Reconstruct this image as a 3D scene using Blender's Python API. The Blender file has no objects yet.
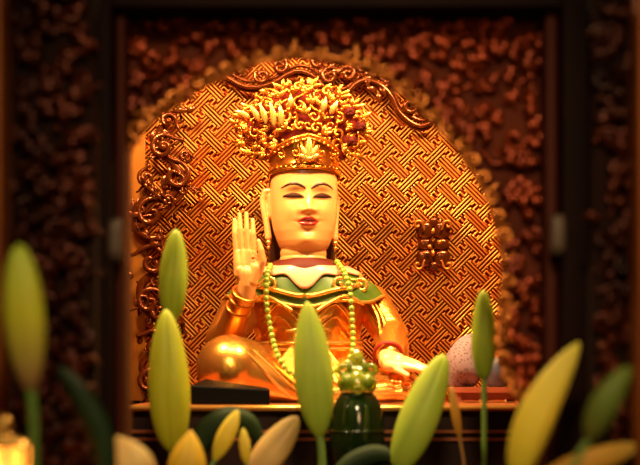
import bpy, bmesh, math, random
import numpy as np
from mathutils import Vector
random.seed(7)
PI = math.pi
COL = bpy.context.scene.collection

# ------------------------------------------------------------------ camera frame helper
CAM_D, CAM_Z, HORIZON = 3.0, 0.05, 377.0
def S(Y): return (CAM_D + Y) * 0.002 / 3.0
def P(px, py, Y):
    s = S(Y)
    return np.array([(px - 320) * s, Y, CAM_Z + (HORIZON - py) * s])

# ------------------------------------------------------------------ materials
def mat(name, col, rough=.5, metal=0., coat=0., emis=None, trans=0., sss=0., bump=None, var=None, spec=.5):
    m = bpy.data.materials.new(name); m.use_nodes = True
    nt = m.node_tree; b = nt.nodes['Principled BSDF']
    b.inputs['Base Color'].default_value = (*col, 1)
    b.inputs['Roughness'].default_value = rough
    b.inputs['Metallic'].default_value = metal
    b.inputs['Coat Weight'].default_value = coat
    b.inputs['Coat Roughness'].default_value = .12
    b.inputs['Transmission Weight'].default_value = trans
    b.inputs['Specular IOR Level'].default_value = spec
    if sss:
        b.inputs['Subsurface Weight'].default_value = sss
        b.inputs['Subsurface Radius'].default_value = (.02, .008, .003)
        b.inputs['Subsurface Scale'].default_value = .4
    tc = nt.nodes.new('ShaderNodeTexCoord')
    if var:                                   # (scale, colour2, amount): mottled colour of the material itself
        n = nt.nodes.new('ShaderNodeTexNoise'); n.inputs['Scale'].default_value = var[0]; n.inputs['Detail'].default_value = 5
        r = nt.nodes.new('ShaderNodeValToRGB')
        r.color_ramp.elements[0].position = .38; r.color_ramp.elements[1].position = .68
        r.color_ramp.elements[0].color = (*col, 1); r.color_ramp.elements[1].color = (*var[1], 1)
        nt.links.new(tc.outputs['Object'], n.inputs['Vector']); nt.links.new(n.outputs['Fac'], r.inputs['Fac'])
        nt.links.new(r.outputs['Color'], b.inputs['Base Color'])
    if bump:                                  # (scale, strength, distance)
        n = nt.nodes.new('ShaderNodeTexNoise'); n.inputs['Scale'].default_value = bump[0]; n.inputs['Detail'].default_value = 4
        bp = nt.nodes.new('ShaderNodeBump'); bp.inputs['Strength'].default_value = bump[1]; bp.inputs['Distance'].default_value = bump[2]
        nt.links.new(tc.outputs['Object'], n.inputs['Vector'])
        nt.links.new(n.outputs['Fac'], bp.inputs['Height']); nt.links.new(bp.outputs['Normal'], b.inputs['Normal'])
    return m

M = {}
M['fret_gold'] = mat('fret_gold', (1.0, .44, .085), .31, .9, bump=(60, .1, .001), var=(9, (.85, .26, .03)))
M['lacquer_red'] = mat('lacquer_red', (.30, .022, .003), .7, 0, 0, var=(14, (.18, .012, .002)), spec=.1)
M['plain_gilt'] = mat('plain_gilt', (.45, .15, .018), .35, .8, bump=(30, .2, .003))
M['carved_brown'] = mat('carved_brown', (.13, .026, .004), .2, .7, .0, bump=(50, .15, .002))
M['screen_wood'] = mat('screen_wood', (.05, .007, .002), .7, 0, 0, var=(7, (.11, .018, .004)), spec=.1)
M['screen_relief'] = mat('screen_relief', (.24, .030, .003), .3, .55, .0, var=(4, (.03, .004, .001)), spec=.3)
M['relief_gilt'] = mat('relief_gilt', (.50, .15, .022), .32, .75)
M['dark_frame'] = mat('dark_frame', (.006, .0012, .0006), .6, 0, 0, var=(6, (.011, .0025, .001)), spec=.05)
M['frame_inner'] = mat('frame_inner', (.045, .007, .002), .6, 0, 0, spec=.1)
M['side_relief'] = mat('side_relief', (.07, .010, .0015), .33, .5, .0, var=(6, (.004, .0008, .0004)), spec=.2)
M['side_wood'] = mat('side_wood', (.010, .0025, .001), .8, spec=.08)
M['gilt_post'] = mat('gilt_post', (.18, .045, .005), .5, .4, var=(8, (.14, .03, .004)), spec=.2)
M['pull'] = mat('pull_bronze', (.06, .033, .018), .55, .3)
M['skin'] = mat('ivory_paint', (.74, .335, .10), .33, 0, .25, sss=.2)
M['hair'] = mat('black_lacquer_hair', (.03, .009, .004), .3, 0, .3)
M['ink'] = mat('ink_brow', (.05, .012, .006), .4)
M['eye_dark'] = mat('eye_dark', (.04, .010, .005), .6, spec=.1)
M['eye_white'] = mat('eye_white', (.75, .48, .25), .3)
M['lip'] = mat('lip_red', (.38, .016, .008), .25, 0, .4)
M['robe_gold'] = mat('robe_gold', (.92, .44, .07), .29, .92, bump=(110, .55, .004))
M['robe_smooth'] = mat('robe_smooth_gold', (.86, .43, .08), .27, .92, bump=(12, .1, .004))
M['sleeve'] = mat('sleeve_gold', (.66, .24, .035), .3, .85, .1, bump=(20, .2, .003))
M['crown'] = mat('crown_gold', (.90, .38, .05), .27, .9, var=(45, (.55, .12, .012)))
M['pompom'] = mat('dark_red_silk', (.07, .006, .002), .6, spec=.1)
M['crown_band'] = mat('crown_band_gold', (.80, .34, .05), .16, .96)
M['crown_red'] = mat('crown_red', (.17, .008, .002), .5, 0, 0, spec=.2)
M['green_cape'] = mat('green_cape', (.045, .105, .008), .38, .1, .1, var=(20, (.08, .14, .012)))
M['pink'] = mat('pink_collar', (.80, .36, .20), .4, 0, .2, bump=(40, .2, .002))
M['maroon'] = mat('maroon_collar', (.09, .010, .003), .6, 0, 0, spec=.2)
M['trim_gold'] = mat('trim_gold', (.95, .55, .12), .25, .8)
M['bead'] = mat('jade_bead', (.30, .42, .04), .2, 0, .4, trans=.15)
M['black_box'] = mat('black_lacquer', (.0025, .002, .0015), .5, 0, .0, spec=.06)
M['base_wood'] = mat('base_wood', (.016, .003, .0012), .45, 0, .05, var=(5, (.03, .006, .002)), spec=.2)
M['base_top'] = mat('base_top', (.30, .08, .02), .35, .1, .3)
M['jade'] = mat('lit_green_glaze', (.30, .40, .015), .10, 0, .5, trans=.55)  # urn lid: light on the dark glaze is put into this yellow-green
M['jade_dark'] = mat('dark_green_glaze', (.006, .018, .003), .12, 0, .35, trans=.15, spec=.3)
M['stand'] = mat('stand_wood', (.28, .06, .025), .45, 0, .1)
M['cup'] = mat('blue_grey_cup', (.07, .07, .11), .35, 0, .2)
M['table'] = mat('table_lacquer', (.10, .02, .008), .35, 0, .3)
M['vase'] = mat('vase_porcelain', (.35, .40, .45), .2, 0, .4)
M['leaf'] = mat('lily_leaf', (.009, .020, .005), .6, 0, 0, var=(15, (.014, .030, .007)), spec=.15)
M['stem'] = mat('lily_stem', (.13, .22, .03), .45)
M['stem_brown'] = mat('lily_stem_brown', (.30, .15, .03), .5)
M['floor'] = mat('floor_tile', (.10, .04, .02), .4)
M['wall'] = mat('wall_plaster', (.10, .04, .02), .8)

m_ = mat('lamp_glow', (.9, .35, .05), .4); M['lamp_glow'] = m_
m_.node_tree.nodes['Principled BSDF'].inputs['Emission Color'].default_value = (1, .30, .03, 1); m_.node_tree.nodes['Principled BSDF'].inputs['Emission Strength'].default_value = 3.0
def speckle():
    m = mat('speckled_stone', (.22, .14, .15), .7); nt = m.node_tree; b = nt.nodes['Principled BSDF']
    v = nt.nodes.new('ShaderNodeTexVoronoi'); v.inputs['Scale'].default_value = 170
    r = nt.nodes.new('ShaderNodeValToRGB'); e = r.color_ramp.elements
    e[0].position = .22; e[0].color = (.10, .05, .05, 1); e[1].position = .42; e[1].color = (.24, .155, .17, 1)
    tc = nt.nodes.new('ShaderNodeTexCoord')
    nt.links.new(tc.outputs['Object'], v.inputs['Vector']); nt.links.new(v.outputs['Distance'], r.inputs['Fac'])
    nt.links.new(r.outputs['Color'], b.inputs['Base Color']); return m
M['speckle'] = speckle()

def bud_mat(name, base, mid, tip, streak=.5):
    """petal colour runs from base to tip (stored per vertex as the position along the bud)"""
    m = bpy.data.materials.new(name); m.use_nodes = True; nt = m.node_tree; b = nt.nodes['Principled BSDF']
    a = nt.nodes.new('ShaderNodeAttribute'); a.attribute_name = 'along'
    r = nt.nodes.new('ShaderNodeValToRGB'); e = r.color_ramp.elements
    e[0].position = .0; e[0].color = (*base, 1); e[1].position = 1; e[1].color = (*tip, 1)
    k = e.new(.5); k.color = (*mid, 1)
    nt.links.new(a.outputs['Fac'], r.inputs['Fac'])
    tc = nt.nodes.new('ShaderNodeTexCoord')
    n = nt.nodes.new('ShaderNodeTexNoise'); n.inputs['Scale'].default_value = 40
    nt.links.new(tc.outputs['Object'], n.inputs['Vector'])
    mx = nt.nodes.new('ShaderNodeMix'); mx.data_type = 'RGBA'; mx.blend_type = 'MULTIPLY'
    mx.inputs[0].default_value = .18
    nt.links.new(r.outputs['Color'], mx.inputs[6]); nt.links.new(n.outputs['Color'], mx.inputs[7])
    nt.links.new(mx.outputs[2], b.inputs['Base Color'])
    b.inputs['Roughness'].default_value = .5; b.inputs['Specular IOR Level'].default_value = .3
    t = nt.nodes.new('ShaderNodeBsdfTranslucent'); nt.links.new(mx.outputs[2], t.inputs['Color'])
    ms = nt.nodes.new('ShaderNodeMixShader'); ms.inputs[0].default_value = .3
    out = nt.nodes['Material Output']
    nt.links.new(b.outputs[0], ms.inputs[1]); nt.links.new(t.outputs[0], ms.inputs[2]); nt.links.new(ms.outputs[0], out.inputs[0])
    return m
M['bud_green'] = bud_mat('bud_green', (.30, .38, .02), (.46, .56, .04), (.36, .48, .04))
M['bud_pale'] = bud_mat('bud_pale', (.36, .48, .04), (.52, .66, .08), (.42, .54, .05))
M['bud_lime'] = bud_mat('bud_lime', (.52, .50, .02), (.60, .60, .03), (.48, .54, .04))
M['bud_far'] = bud_mat('bud_far', (.50, .24, .10), (.66, .62, .03), (.48, .58, .05))
M['bud_yellow'] = bud_mat('bud_yellow', (.70, .58, .03), (.92, .72, .07), (.76, .66, .09))
M['bud_gold'] = bud_mat('bud_gold', (.70, .40, .02), (.80, .52, .03), (.75, .52, .05))
M['bud_pink'] = bud_mat('bud_pink', (.72, .44, .16), (.82, .58, .22), (.22, .15, .03))
M['bud_cream'] = bud_mat('bud_cream', (.75, .48, .12), (.95, .70, .26), (.92, .68, .24))
M['bud_orange'] = bud_mat('bud_orange', (.50, .22, .02), (.72, .36, .03), (.60, .38, .06))
M['bud_deep'] = bud_mat('bud_deep', (.16, .14, .02), (.14, .20, .02), (.18, .24, .03))

# ------------------------------------------------------------------ mesh builder
class MB:
    def __init__(s): s.v = []; s.f = []; s.a = None
    def add(s, vs, fs):
        o = len(s.v); s.v += [tuple(map(float, p)) for p in vs]; s.f += [tuple(i + o for i in f) for f in fs]
    def grid(s, rows, closed=True, cap=True):
        """rows: list of rings (n points each)"""
        n = len(rows[0]); vs = [p for r in rows for p in r]; fs = []
        m = n if closed else n - 1
        for i in range(len(rows) - 1):
            for j in range(m):
                k = (j + 1) % n
                fs.append((i*n + j, i*n + k, (i+1)*n + k, (i+1)*n + j))
        if cap and closed:
            fs.append(tuple(range(n))[::-1]); fs.append(tuple((len(rows)-1)*n + j for j in range(n)))
        s.add(vs, fs)
    def box(s, a, b):
        x0, y0, z0 = a; x1, y1, z1 = b
        s.add([(x0,y0,z0),(x1,y0,z0),(x1,y1,z0),(x0,y1,z0),(x0,y0,z1),(x1,y0,z1),(x1,y1,z1),(x0,y1,z1)],
              [(0,3,2,1),(4,5,6,7),(0,1,5,4),(1,2,6,5),(2,3,7,6),(3,0,4,7)])
    def tube(s, pts, rad, n=8, flat=1., ridge=False):
        pts = [np.array(p, float) for p in pts]; k = len(pts); rows = []
        t0 = pts[1] - pts[0]; up = np.array([0, -1., 0])
        if abs(np.dot(t0/ (np.linalg.norm(t0)+1e-9), up)) > .95: up = np.array([1., 0, 0])
        for i, p in enumerate(pts):
            t = pts[min(i+1, k-1)] - pts[max(i-1, 0)]; t /= (np.linalg.norm(t) + 1e-9)
            a = np.cross(t, up); a /= (np.linalg.norm(a) + 1e-9); b = np.cross(a, t)
            r = rad(i/(k-1)) if callable(rad) else rad
            rows.append([p + r*(math.cos(2*PI*j/n)*a + flat*math.sin(2*PI*j/n)*b) for j in range(n)])
        s.grid(rows)
    def capsule(s, p0, r0, p1, r1, n=36, sq=(1,1,1)):
        p0 = np.array(p0, float); p1 = np.array(p1, float); d = p1 - p0; L = np.linalg.norm(d)
        t = d/L if L > 1e-6 else np.array([0, 0, 1.])
        u = np.cross(t, [0, 1, 0] if abs(t[1]) < .9 else [1, 0, 0]); u /= np.linalg.norm(u); w = np.cross(t, u)
        rows = []; q = 10
        for i in range(q + 1):
            a = -PI/2 + PI/2*i/q*.999 + .001; rows.append((p0 + t*r0*math.sin(a), r0*math.cos(a)))
        for i in range(q + 1):
            a = PI/2*i/q*.999; rows.append((p1 + t*r1*math.sin(a), r1*math.cos(a)))
        s.grid([[c + r*(math.cos(2*PI*j/n)*u + math.sin(2*PI*j/n)*w) for j in range(n)] for c, r in rows])
    def chain(s, pts):
        for (p, r), (q, t) in zip(pts, pts[1:]): s.capsule(p, r, q, t)
    def ball(s, c, r, nu=12, nv=8, sc=(1,1,1)):
        rows = []
        for i in range(nv + 1):
            a = -PI/2 + PI*(.001 + .998*i/nv)
            rows.append([(c[0]+sc[0]*r*math.cos(a)*math.cos(2*PI*j/nu), c[1]+sc[1]*r*math.cos(a)*math.sin(2*PI*j/nu), c[2]+sc[2]*r*math.sin(a)) for j in range(nu)])
        s.grid(rows)
    def lathe(s, c, prof, n=40):
        s.grid([[(c[0]+r*math.cos(2*PI*j/n), c[1]+r*math.sin(2*PI*j/n), z) for j in range(n)] for r, z in prof])
    def spiral(s, c, R, turns, a0, sgn, r, flat=1., n=7, steps=None, bulge=0., tail=0.):
        """a carved volute: a tube winding into its eye, tail = straight run before it"""
        steps = steps or int(16*turns) + 6; pts = []
        for i in range(steps + 1):
            t = i/steps; rr = R*(1 - .86*t); a = a0 + sgn*2*PI*turns*t
            pts.append((c[0] + rr*math.cos(a), c[1] - bulge*t, c[2] + rr*math.sin(a)))
        if tail:
            a = a0; d = np.array([sgn*math.sin(a), 0, -sgn*math.cos(a)])
            p = np.array(pts[0]); pts = [p + d*tail*(1-k/5) + np.array([math.cos(a),0,math.sin(a)])*tail*.35*(1-k/5)**2 for k in range(5)] + pts
        s.tube(pts, lambda t: r*(.35 + .65*math.sin(PI*min(1, .12 + t*.75))), n, flat)
    def leaf(s, b, ang, L, w, h, bend=0., n=9):
        """solid carved leaf lying in the XZ plane, ridge towards -Y"""
        rows = []; p = np.array(b, float); a = ang
        for i in range(n):
            t = i/(n-1); ww = w*(math.sin(PI*(.08 + .92*t**.8)) ** .9 if t < 1 else 0) + w*.02
            d = np.array([math.cos(a), 0, math.sin(a)]); q = np.array([-d[2], 0, d[0]])
            hh = h*(.3 + .7*math.sin(PI*min(1, .15+t*.85)))
            rows.append([p - q*ww, p - q*ww*.55 + np.array([0, -hh*.75, 0]), p + np.array([0, -hh*.5, 0]), p + q*ww*.55 + np.array([0, -hh*.75, 0]), p + q*ww, p + np.array([0, .002, 0])])
            p = p + d*L/(n-1); a += bend/(n-1)
        s.grid(rows)
    def build(s, name, m, parent=None, smooth=True, remesh=None, angle=None, smoothit=4):
        me = bpy.data.meshes.new(name); me.from_pydata(s.v, [], s.f); me.update()
        bm = bmesh.new(); bm.from_mesh(me); bmesh.ops.recalc_face_normals(bm, faces=bm.faces); bm.to_mesh(me); bm.free()
        if s.a is not None:
            at = me.attributes.new('along', 'FLOAT', 'POINT'); at.data.foreach_set('value', s.a)
        o = bpy.data.objects.new(name, me); COL.objects.link(o); me.materials.append(m)
        if smooth: me.polygons.foreach_set('use_smooth', [True]*len(me.polygons))
        if angle: me.set_sharp_from_angle(angle=math.radians(angle))
        if parent is not None:
            o.parent = parent; o.matrix_parent_inverse = parent.matrix_world.inverted() if False else __import__('mathutils').Matrix.Translation(-parent.location)
        if remesh:
            r = o.modifiers.new('r', 'REMESH'); r.mode = 'VOXEL'; r.voxel_size = remesh; r.use_smooth_shade = True
            if smoothit:
                q = o.modifiers.new('s', 'SMOOTH'); q.iterations = smoothit; q.factor = .5
        return o

def tag(o, label=None, cat=None, group=None, kind=None):
    if label: o['label'] = label
    if cat: o['category'] = cat
    if group: o['group'] = group
    if kind: o['kind'] = kind
    return o
def thing(name, loc, label, cat, group=None):
    o = bpy.data.objects.new(name, None); COL.objects.link(o); o.location = loc; o.empty_display_size = .05
    return tag(o, label, cat, group)
def smoothpath(pts, n=8):
    pts = [np.array(p, float) for p in pts]; out = []
    for i in range(len(pts) - 1):
        p0 = pts[max(i-1, 0)]; p1 = pts[i]; p2 = pts[i+1]; p3 = pts[min(i+2, len(pts)-1)]
        for k in range(n):
            t = k/n
            out.append(.5*((2*p1) + (-p0+p2)*t + (2*p0-5*p1+4*p2-p3)*t*t + (-p0+3*p1-3*p2+p3)*t**3))
    out.append(pts[-1]); return out
def prism(poly, y0, y1):
    """extrude a concave polygon given in (x,z) from y0 to y1"""
    mb = MB(); n = len(poly)
    vs = [(x, y0, z) for x, z in poly] + [(x, y1, z) for x, z in poly]
    fs = [tuple(range(n)), tuple(range(n, 2*n))[::-1]] + [(i, (i+1) % n, n + (i+1) % n, n + i) for i in range(n)]
    mb.add(vs, fs); return mb

FLOOR_Z, NZ = -1.15, 0.0
YP = .20                                                   # plane of the fret panel

# ------------------------------------------------------------------ room
mb = MB(); mb.box((-2.2, -4.2, FLOOR_Z - .05), (2.2, 1.0, FLOOR_Z)); tag(mb.build('floor', M['floor'], smooth=False), kind='structure')
mb = MB(); mb.box((-2.2, .9, FLOOR_Z), (2.2, 1.0, 1.6)); tag(mb.build('wall_back', M['wall'], smooth=False), kind='structure')

# ------------------------------------------------------------------ fret panel
pan = thing('fretwork_panel', (0, YP, NZ), 'gilded red panel of diagonal woven fretwork standing behind the seated statue', 'carved panel')
sP = S(YP)
x0, z1 = P(104, 0, YP)[0], P(0, -6, YP)[2]; x1 = P(562, 0, YP)[0]
mb = MB(); mb.box((x0, YP, NZ), (x1, YP + .03, z1)); mb.build('backing', M['lacquer_red'], pan, smooth=False)
mb = MB(); mb.box((x0, YP - .012, NZ), (P(146, 0, YP)[0], YP + .001, z1)); mb.build('plain_margin', M['plain_gilt'], pan, smooth=False)
fr = MB()
def bar(cx, cz, ang, L, w, h):
    c, s_ = math.cos(ang), math.sin(ang)
    def q(a, b, y): return (cx + a*c - b*s_, YP - y, cz + a*s_ + b*c)
    l, k = L/2, w/2
    vs = [q(-l,-k,0), q(l,-k,0), q(l,k,0), q(-l,k,0),
          q(-l,-k,h*.89), q(l,-k,h*.89), q(l,k,h*.89), q(-l,k,h*.89),
          q(-l+k*.9,-k*.18,h), q(l-k*.9,-k*.18,h), q(l-k*.9,k*.18,h), q(-l+k*.9,k*.18,h)]
    fs = [(0,1,5,4),(1,2,6,5),(2,3,7,6),(3,0,4,7),(4,5,9,8),(5,6,10,9),(6,7,11,10),(7,4,8,11),(8,9,10,11)]
    fr.add(vs, fs)
PXP = 26.2
def inpanel(px, py): return 141 < px < 548 and 8 < py < 396
for i in range(-11, 9):
    for j in range(-6, 12):
        for odd in (0, 1):
            px = 383.4 + PXP*(i + .5*odd); py = 129 + PXP*(j + .5*odd)
            a = PI/4 if not odd else -PI/4
            if inpanel(px, py):
                c = P(px, py, YP); n = np.array([-math.sin(a), 0, math.cos(a)])
                for k in (-1, 0, 1):
                    cc = c + n*k*3.25*sP
                    bar(cc[0], cc[2], a, 26.5*sP, 1.6*sP, .0085)
            # short hooks in the gap to the right of / and to the right of \
            for gx, gy in ((px + PXP/2, py),):
                if inpanel(gx, gy):
                    g = P(gx, gy, YP); b = a
                    for (du, dv, rot, L) in ((0, 0, 0, 6.5), (3.1, 1.9, 1, 4.6), (-3.1, -1.9, 1, 4.6), (.6, 4.3, 0, 4.2), (-.6, -4.3, 0, 4.2), (4.6, -2.6, 0, 2.8), (-4.6, 2.6, 0, 2.8)):
                        cu, su = math.cos(b), math.sin(b)
                        bar(g[0] + (du*cu - dv*su)*sP, g[2] + (du*su + dv*cu)*sP, b + rot*PI/2, L*sP, 1.5*sP, .0076)
fo = fr.build('fretwork', M['fret_gold'], pan, smooth=False)
fo.data.materials.append(M['lacquer_red'])
fo.data.polygons.foreach_set('material_index', [1 if i % 9 < 4 else 0 for i in range(len(fo.data.polygons))])
em = MB()                                                   # carved boss on the lattice
for dx, dz, w_, h_ in ((-8.5, 14, 8.5, 9), (8.5, 14, 8.5, 9), (-8, 0, 8, 6), (8, 0, 8, 6), (-8.5, -14, 8.5, 9), (8.5, -14, 8.5, 9), (0, 22, 5, 5), (0, -22, 5, 5)):
    c = P(433 + dx, 245 - dz, YP); rows = []
    for t_, k_ in ((0, 1), (.012, 1), (.017, .86), (.019, .55), (.0185, .05)):
        rows.append([(c[0] + w_*sP*k_*math.copysign(abs(math.cos(q))**.6, math.cos(q)), c[1] - t_, c[2] + h_*sP*k_*math.copysign(abs(math.sin(q))**.6, math.sin(q))) for q in np.linspace(0, 2*PI, 28, endpoint=False)])
    em.grid(rows)
em.build('carved_boss', M['carved_brown'], pan)
em = MB()
for dx, dz, a0, sg in ((-15, 20, 0, 1), (15, 20, PI, -1), (-15, -20, 0, -1), (15, -20, PI, 1)):
    em.spiral(P(433 + dx, 245 - dz, YP - .026), 5*sP, 1., a0, sg, 1.6*sP, tail=5*sP)
for dx, dz, a in ((-5, 0, -.8), (5, 1, .8), (0, 11, 1.57), (0, -11, 1.57)):
    em.leaf(P(433 + dx, 245 - dz, YP - .034), a, 6*sP, 2.*sP, .006)
em.build('boss_gilding', M['relief_gilt'], pan)

# carved wave border along the top of the lattice
wv = MB(); YW = YP - .035
def wpath(pts, Y): return smoothpath([P(a, b, Y) for a, b in pts], 8)
top = [(196, 62), (214, 70), (228, 78), (243, 86), (259, 87), (275, 82), (288, 74), (300, 71), (313, 76), (325, 88), (336, 95), (347, 92), (357, 83), (368, 80), (382, 86), (392, 97), (398, 110), (409, 121), (421, 126), (432, 122)]
wv.tube(wpath(top, YW), .0052, 10); wv.tube(wpath([(a + 1.5, b - 5.5) for a, b in top], YW + .006), .004, 8)
wv.tube(wpath([(a - .5, b + 3.6) for a, b in top], YW + .008), .0035, 8)
for a, b, R, a0, sg, tl in ((262, 76, 8, 2.2, 1, 0), (280, 66, 7, .4, -1, 6), (330, 76, 9, 1., 1, 8), (348, 74, 8, 2.6, -1, 6), (318, 62, 7, 1, 1, 8), (376, 70, 8, 2, 1, 8), (410, 106, 8, 1, -1, 8), (240, 68, 7, .5, 1, 6), (428, 110, 7, 2.2, 1, 6), (362, 68, 6, 0, 1, 0), (395, 84, 7, 3, -1, 5)):
    wv.spiral(P(a, b, YW), R*sP, 1.4, a0, sg, 2.6*sP, tail=tl*sP, bulge=.006)
for k in range(26):
    px = random.uniform(318, 425); py = 60 + (px - 318)*.42 + random.uniform(-8, 10)
    wv.leaf(P(px, py, YW + .004), random.uniform(0, 6.28), random.uniform(8, 14)*sP, 3.2*sP, .012, random.uniform(-1, 1))
tag(wv.build('wave_border', M['carved_brown']), 'dark brown carved wave and scroll border running over the crown', 'carving')
bpy.data.objects['wave_border'].parent = None

# carved dragon scroll on the left of the lattice
dr = MB(); YD = YP - .045
sD = S(YD)
for (a, b, R, turns, a0, sg, r, tl) in (
        (152, 214, 18, 1.15, .6, 1, 3.3, 0), (152, 262, 17, 1.2, 2.4, -1, 3.2, 10), (150, 302, 15, 1.2, .4, 1, 3, 12), (155, 345, 15, 1.2, 2.2, -1, 3, 10), (150, 382, 14, 1.1, .6, 1, 3, 10),
        (163, 147, 13, 1.3, 1, 1, 3.2, 14), (176, 176, 15, 1.1, 1.4, -1, 3.2, 16), (147, 178, 9, 1.2, 2, 1, 2.6, 8), (168, 121, 8, 1.2, 0, 1, 2.6, 8), (172, 245, 10, 1.1, 3, 1, 2.6, 14), (170, 290, 10, 1.2, 2, -1, 2.5, 12), (174, 325, 9, 1.1, 0, 1, 2.4, 12)):
    dr.spiral(P(a, b, YD), R*sD, turns, a0, sg, r*sD, tail=tl*sD, bulge=.012)
body = [(172, 118), (160, 132), (158, 150), (174, 164), (180, 182), (168, 198), (150, 196), (140, 206), (136, 224), (146, 238), (160, 240), (166, 254), (156, 272), (142, 284), (142, 304), (156, 318), (164, 334), (152, 352), (142, 366), (150, 388), (160, 398)]
dr.tube(wpath(body, YD + .008), lambda t: (5.2 - 1.8*abs(2*t-1))*sD, 10)
dr.tube(wpath([(a + 6, b + 5) for a, b in body], YD + .004), lambda t: 2.*sD, 8)
for k in range(9):
    dr.leaf(P(141 + k*3.2, 176 + k*2.6 + (k % 2)*5, YD - .014), -.9, 8*sD, 2.1*sD, .007)
for k in range(26):
    a, b = body[random.randrange(len(body))]
    dr.spiral(P(a + random.uniform(-12, 14), b + random.uniform(-9, 9), YD + random.uniform(-.006, .012)), random.uniform(5, 8)*sD, 1.2, random.uniform(0, 6.28), random.choice((-1, 1)), 1.7*sD, tail=random.uniform(5, 14)*sD, bulge=.006)
for k in range(60):
    i = random.randrange(len(body)); a, b = body[i]
    dr.leaf(P(a + random.uniform(-14, 16), b + random.uniform(-8, 8), YD + random.uniform(-.004, .02)), random.uniform(0, 6.28), random.uniform(9, 17)*sD, 3.2*sD, .012, random.uniform(-1.3, 1.3))
dr.ball(P(163, 147, YD - .012), 4.2*sD); dr.ball(P(168, 121, YD - .01), 3*sD)
tag(dr.build('dragon_carving', M['carved_brown']), 'dark brown carved dragon scrollwork climbing the left edge of the fretwork panel', 'carving')

# ------------------------------------------------------------------ carved arch screen in front
YB = -.95; sB = S(YB)
hole = [(129, 800), (129, 150), (140, 132), (156, 116), (176, 102), (200, 86), (228, 72), (262, 60), (300, 55), (345, 60), (385, 76), (415, 104), (445, 134), (470, 164), (489, 200), (501, 240), (505, 285), (499, 318), (497, 345), (506, 378), (520, 402), (526, 800)]
def xz(a, b, Y): p = P(a, b, Y); return (p[0], p[2])
zf = FLOOR_Z
scr = thing('arch_screen', (P(330, 0, YB)[0], YB, FLOOR_Z), 'reddish carved wooden screen whose arched opening frames the statue', 'carved screen')
outer = [(116, 6), (548, 6)]
poly = [xz(116, 6, YB), xz(548, 6, YB), (xz(548, 0, YB)[0], zf)] + [(lambda q: (q[0], max(q[1], zf)))(xz(a, b, YB)) for a, b in hole[::-1]] + [(xz(116, 0, YB)[0], zf)]
mb = prism(poly, YB, YB + .03); mb.build('screen_board', M['screen_wood'], scr, smooth=False)
from bisect import bisect
def in_hole(a, b, m=0):
    if b > 150: return 129 - m < a < np.interp(b, [200, 240, 285, 318, 345, 378, 402, 480], [489, 501, 505, 499, 497, 506, 520, 524]) + m
    xs = [129, 140, 156, 176, 200, 228, 262, 300, 345, 385, 415, 445, 470, 489]; ys = [150, 132, 116, 102, 86, 72, 60, 55, 60, 76, 104, 134, 164, 200]
    return b > np.interp(a, xs, ys, left=900, right=900) - m
rl = MB(); gl = MB()
def relief(mbx, inside, x0, x1, y0, y1, Y, step, s, seed, big=1.):
    rnd = random.Random(seed); yy = y0
    while yy < y1:
        xx = x0
        while xx < x1:
            a = xx + rnd.uniform(-.45, .45)*step; b = yy + rnd.uniform(-.45, .45)*step
            if inside(a, b):
                k = rnd.random(); c = P(a, b, Y - rnd.uniform(0, .012))
                if k < .22: mbx.spiral(c, rnd.uniform(7, 12)*s*big, rnd.uniform(1., 1.5), rnd.uniform(0, 6.28), rnd.choice((-1, 1)), rnd.uniform(2.4, 3.8)*s*big, tail=rnd.uniform(4, 16)*s*big, bulge=.012)
                elif k < .86:
                    a0 = rnd.uniform(0, 6.28)
                    for q in range(rnd.choice((2, 3, 3))):
                        mbx.leaf(c, a0 + (q-1)*.75, rnd.uniform(13, 22)*s*big, rnd.uniform(3.2, 5)*s*big, .016*big, rnd.uniform(-1, 1))
                else: mbx.ball(c, rnd.uniform(4, 7)*s*big, 12, 8, (1, .8, 1))
            xx += step
        yy += step
relief(rl, lambda a, b: 122 < a < 542 and 12 < b < 470 and not in_hole(a, b, 9), 122, 545, 14, 470, YB - .002, 15.5, sB, 3)
rl.build('screen_relief', M['screen_relief'], scr)
edge = [(a, b) for a, b in hole if b < 790]
for i, (a, b) in enumerate(wp for wp in smoothpath([np.array([a, b]) for a, b in edge], 4)):
    if i % 2: continue
    if a < 150 and b > 140: continue
    gl.spiral(P(a + (4 if a > 330 else -3), b - 3, YB - .012), random.uniform(6, 9)*sB, 1.1, random.uniform(0, 6), random.choice((-1, 1)), 2.6*sB, tail=10*sB, bulge=.006)
gl.tube([P(a, b, YB - .004) for a, b in smoothpath([np.array([a, b]) for a, b in edge], 5)], 2.4*sB, 8)
gl.build('gilded_rim', M['relief_gilt'], scr)

# ------------------------------------------------------------------ dark frame with door pulls
YF = -.99; sF = S(YF)
frm = thing('shrine_doorway', (P(335, 0, YF)[0], YF, FLOOR_Z), 'near-black lacquered door frame surrounding the carved arch screen', 'frame')
def post(name, xa, xb, ya, yb, ztop, m, parent, Y):
    mb = MB(); mb.box((P(xa, 0, Y)[0], ya, FLOOR_Z), (P(xb, 0, Y)[0], yb, ztop)); o = mb.build(name, m, parent, smooth=False)
    bv = o.modifiers.new('b', 'BEVEL'); bv.width = .006; bv.segments = 3; return o
zt = P(0, -30, YF)[2]
post('post', 95, 117, YF - .05, YF + .03, zt, M['dark_frame'], frm, YF)
post('post', 556, 592, YF - .05, YF + .03, zt, M['dark_frame'], frm, YF)
post('inner_moulding', 117.4, 127, YF - .02, YF + .035, P(0, 13, YF)[2], M['frame_inner'], frm, YF)
post('inner_moulding', 543, 555.6, YF - .02, YF + .035, P(0, 13, YF)[2], M['frame_inner'], frm, YF)
mb = MB(); mb.box((P(117.2, 0, YF)[0], YF - .045, P(0, 14, YF)[2]), (P(555.8, 0, YF)[0], YF + .03, zt)); mb.build('lintel', M['dark_frame'], frm, smooth=False)
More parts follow.
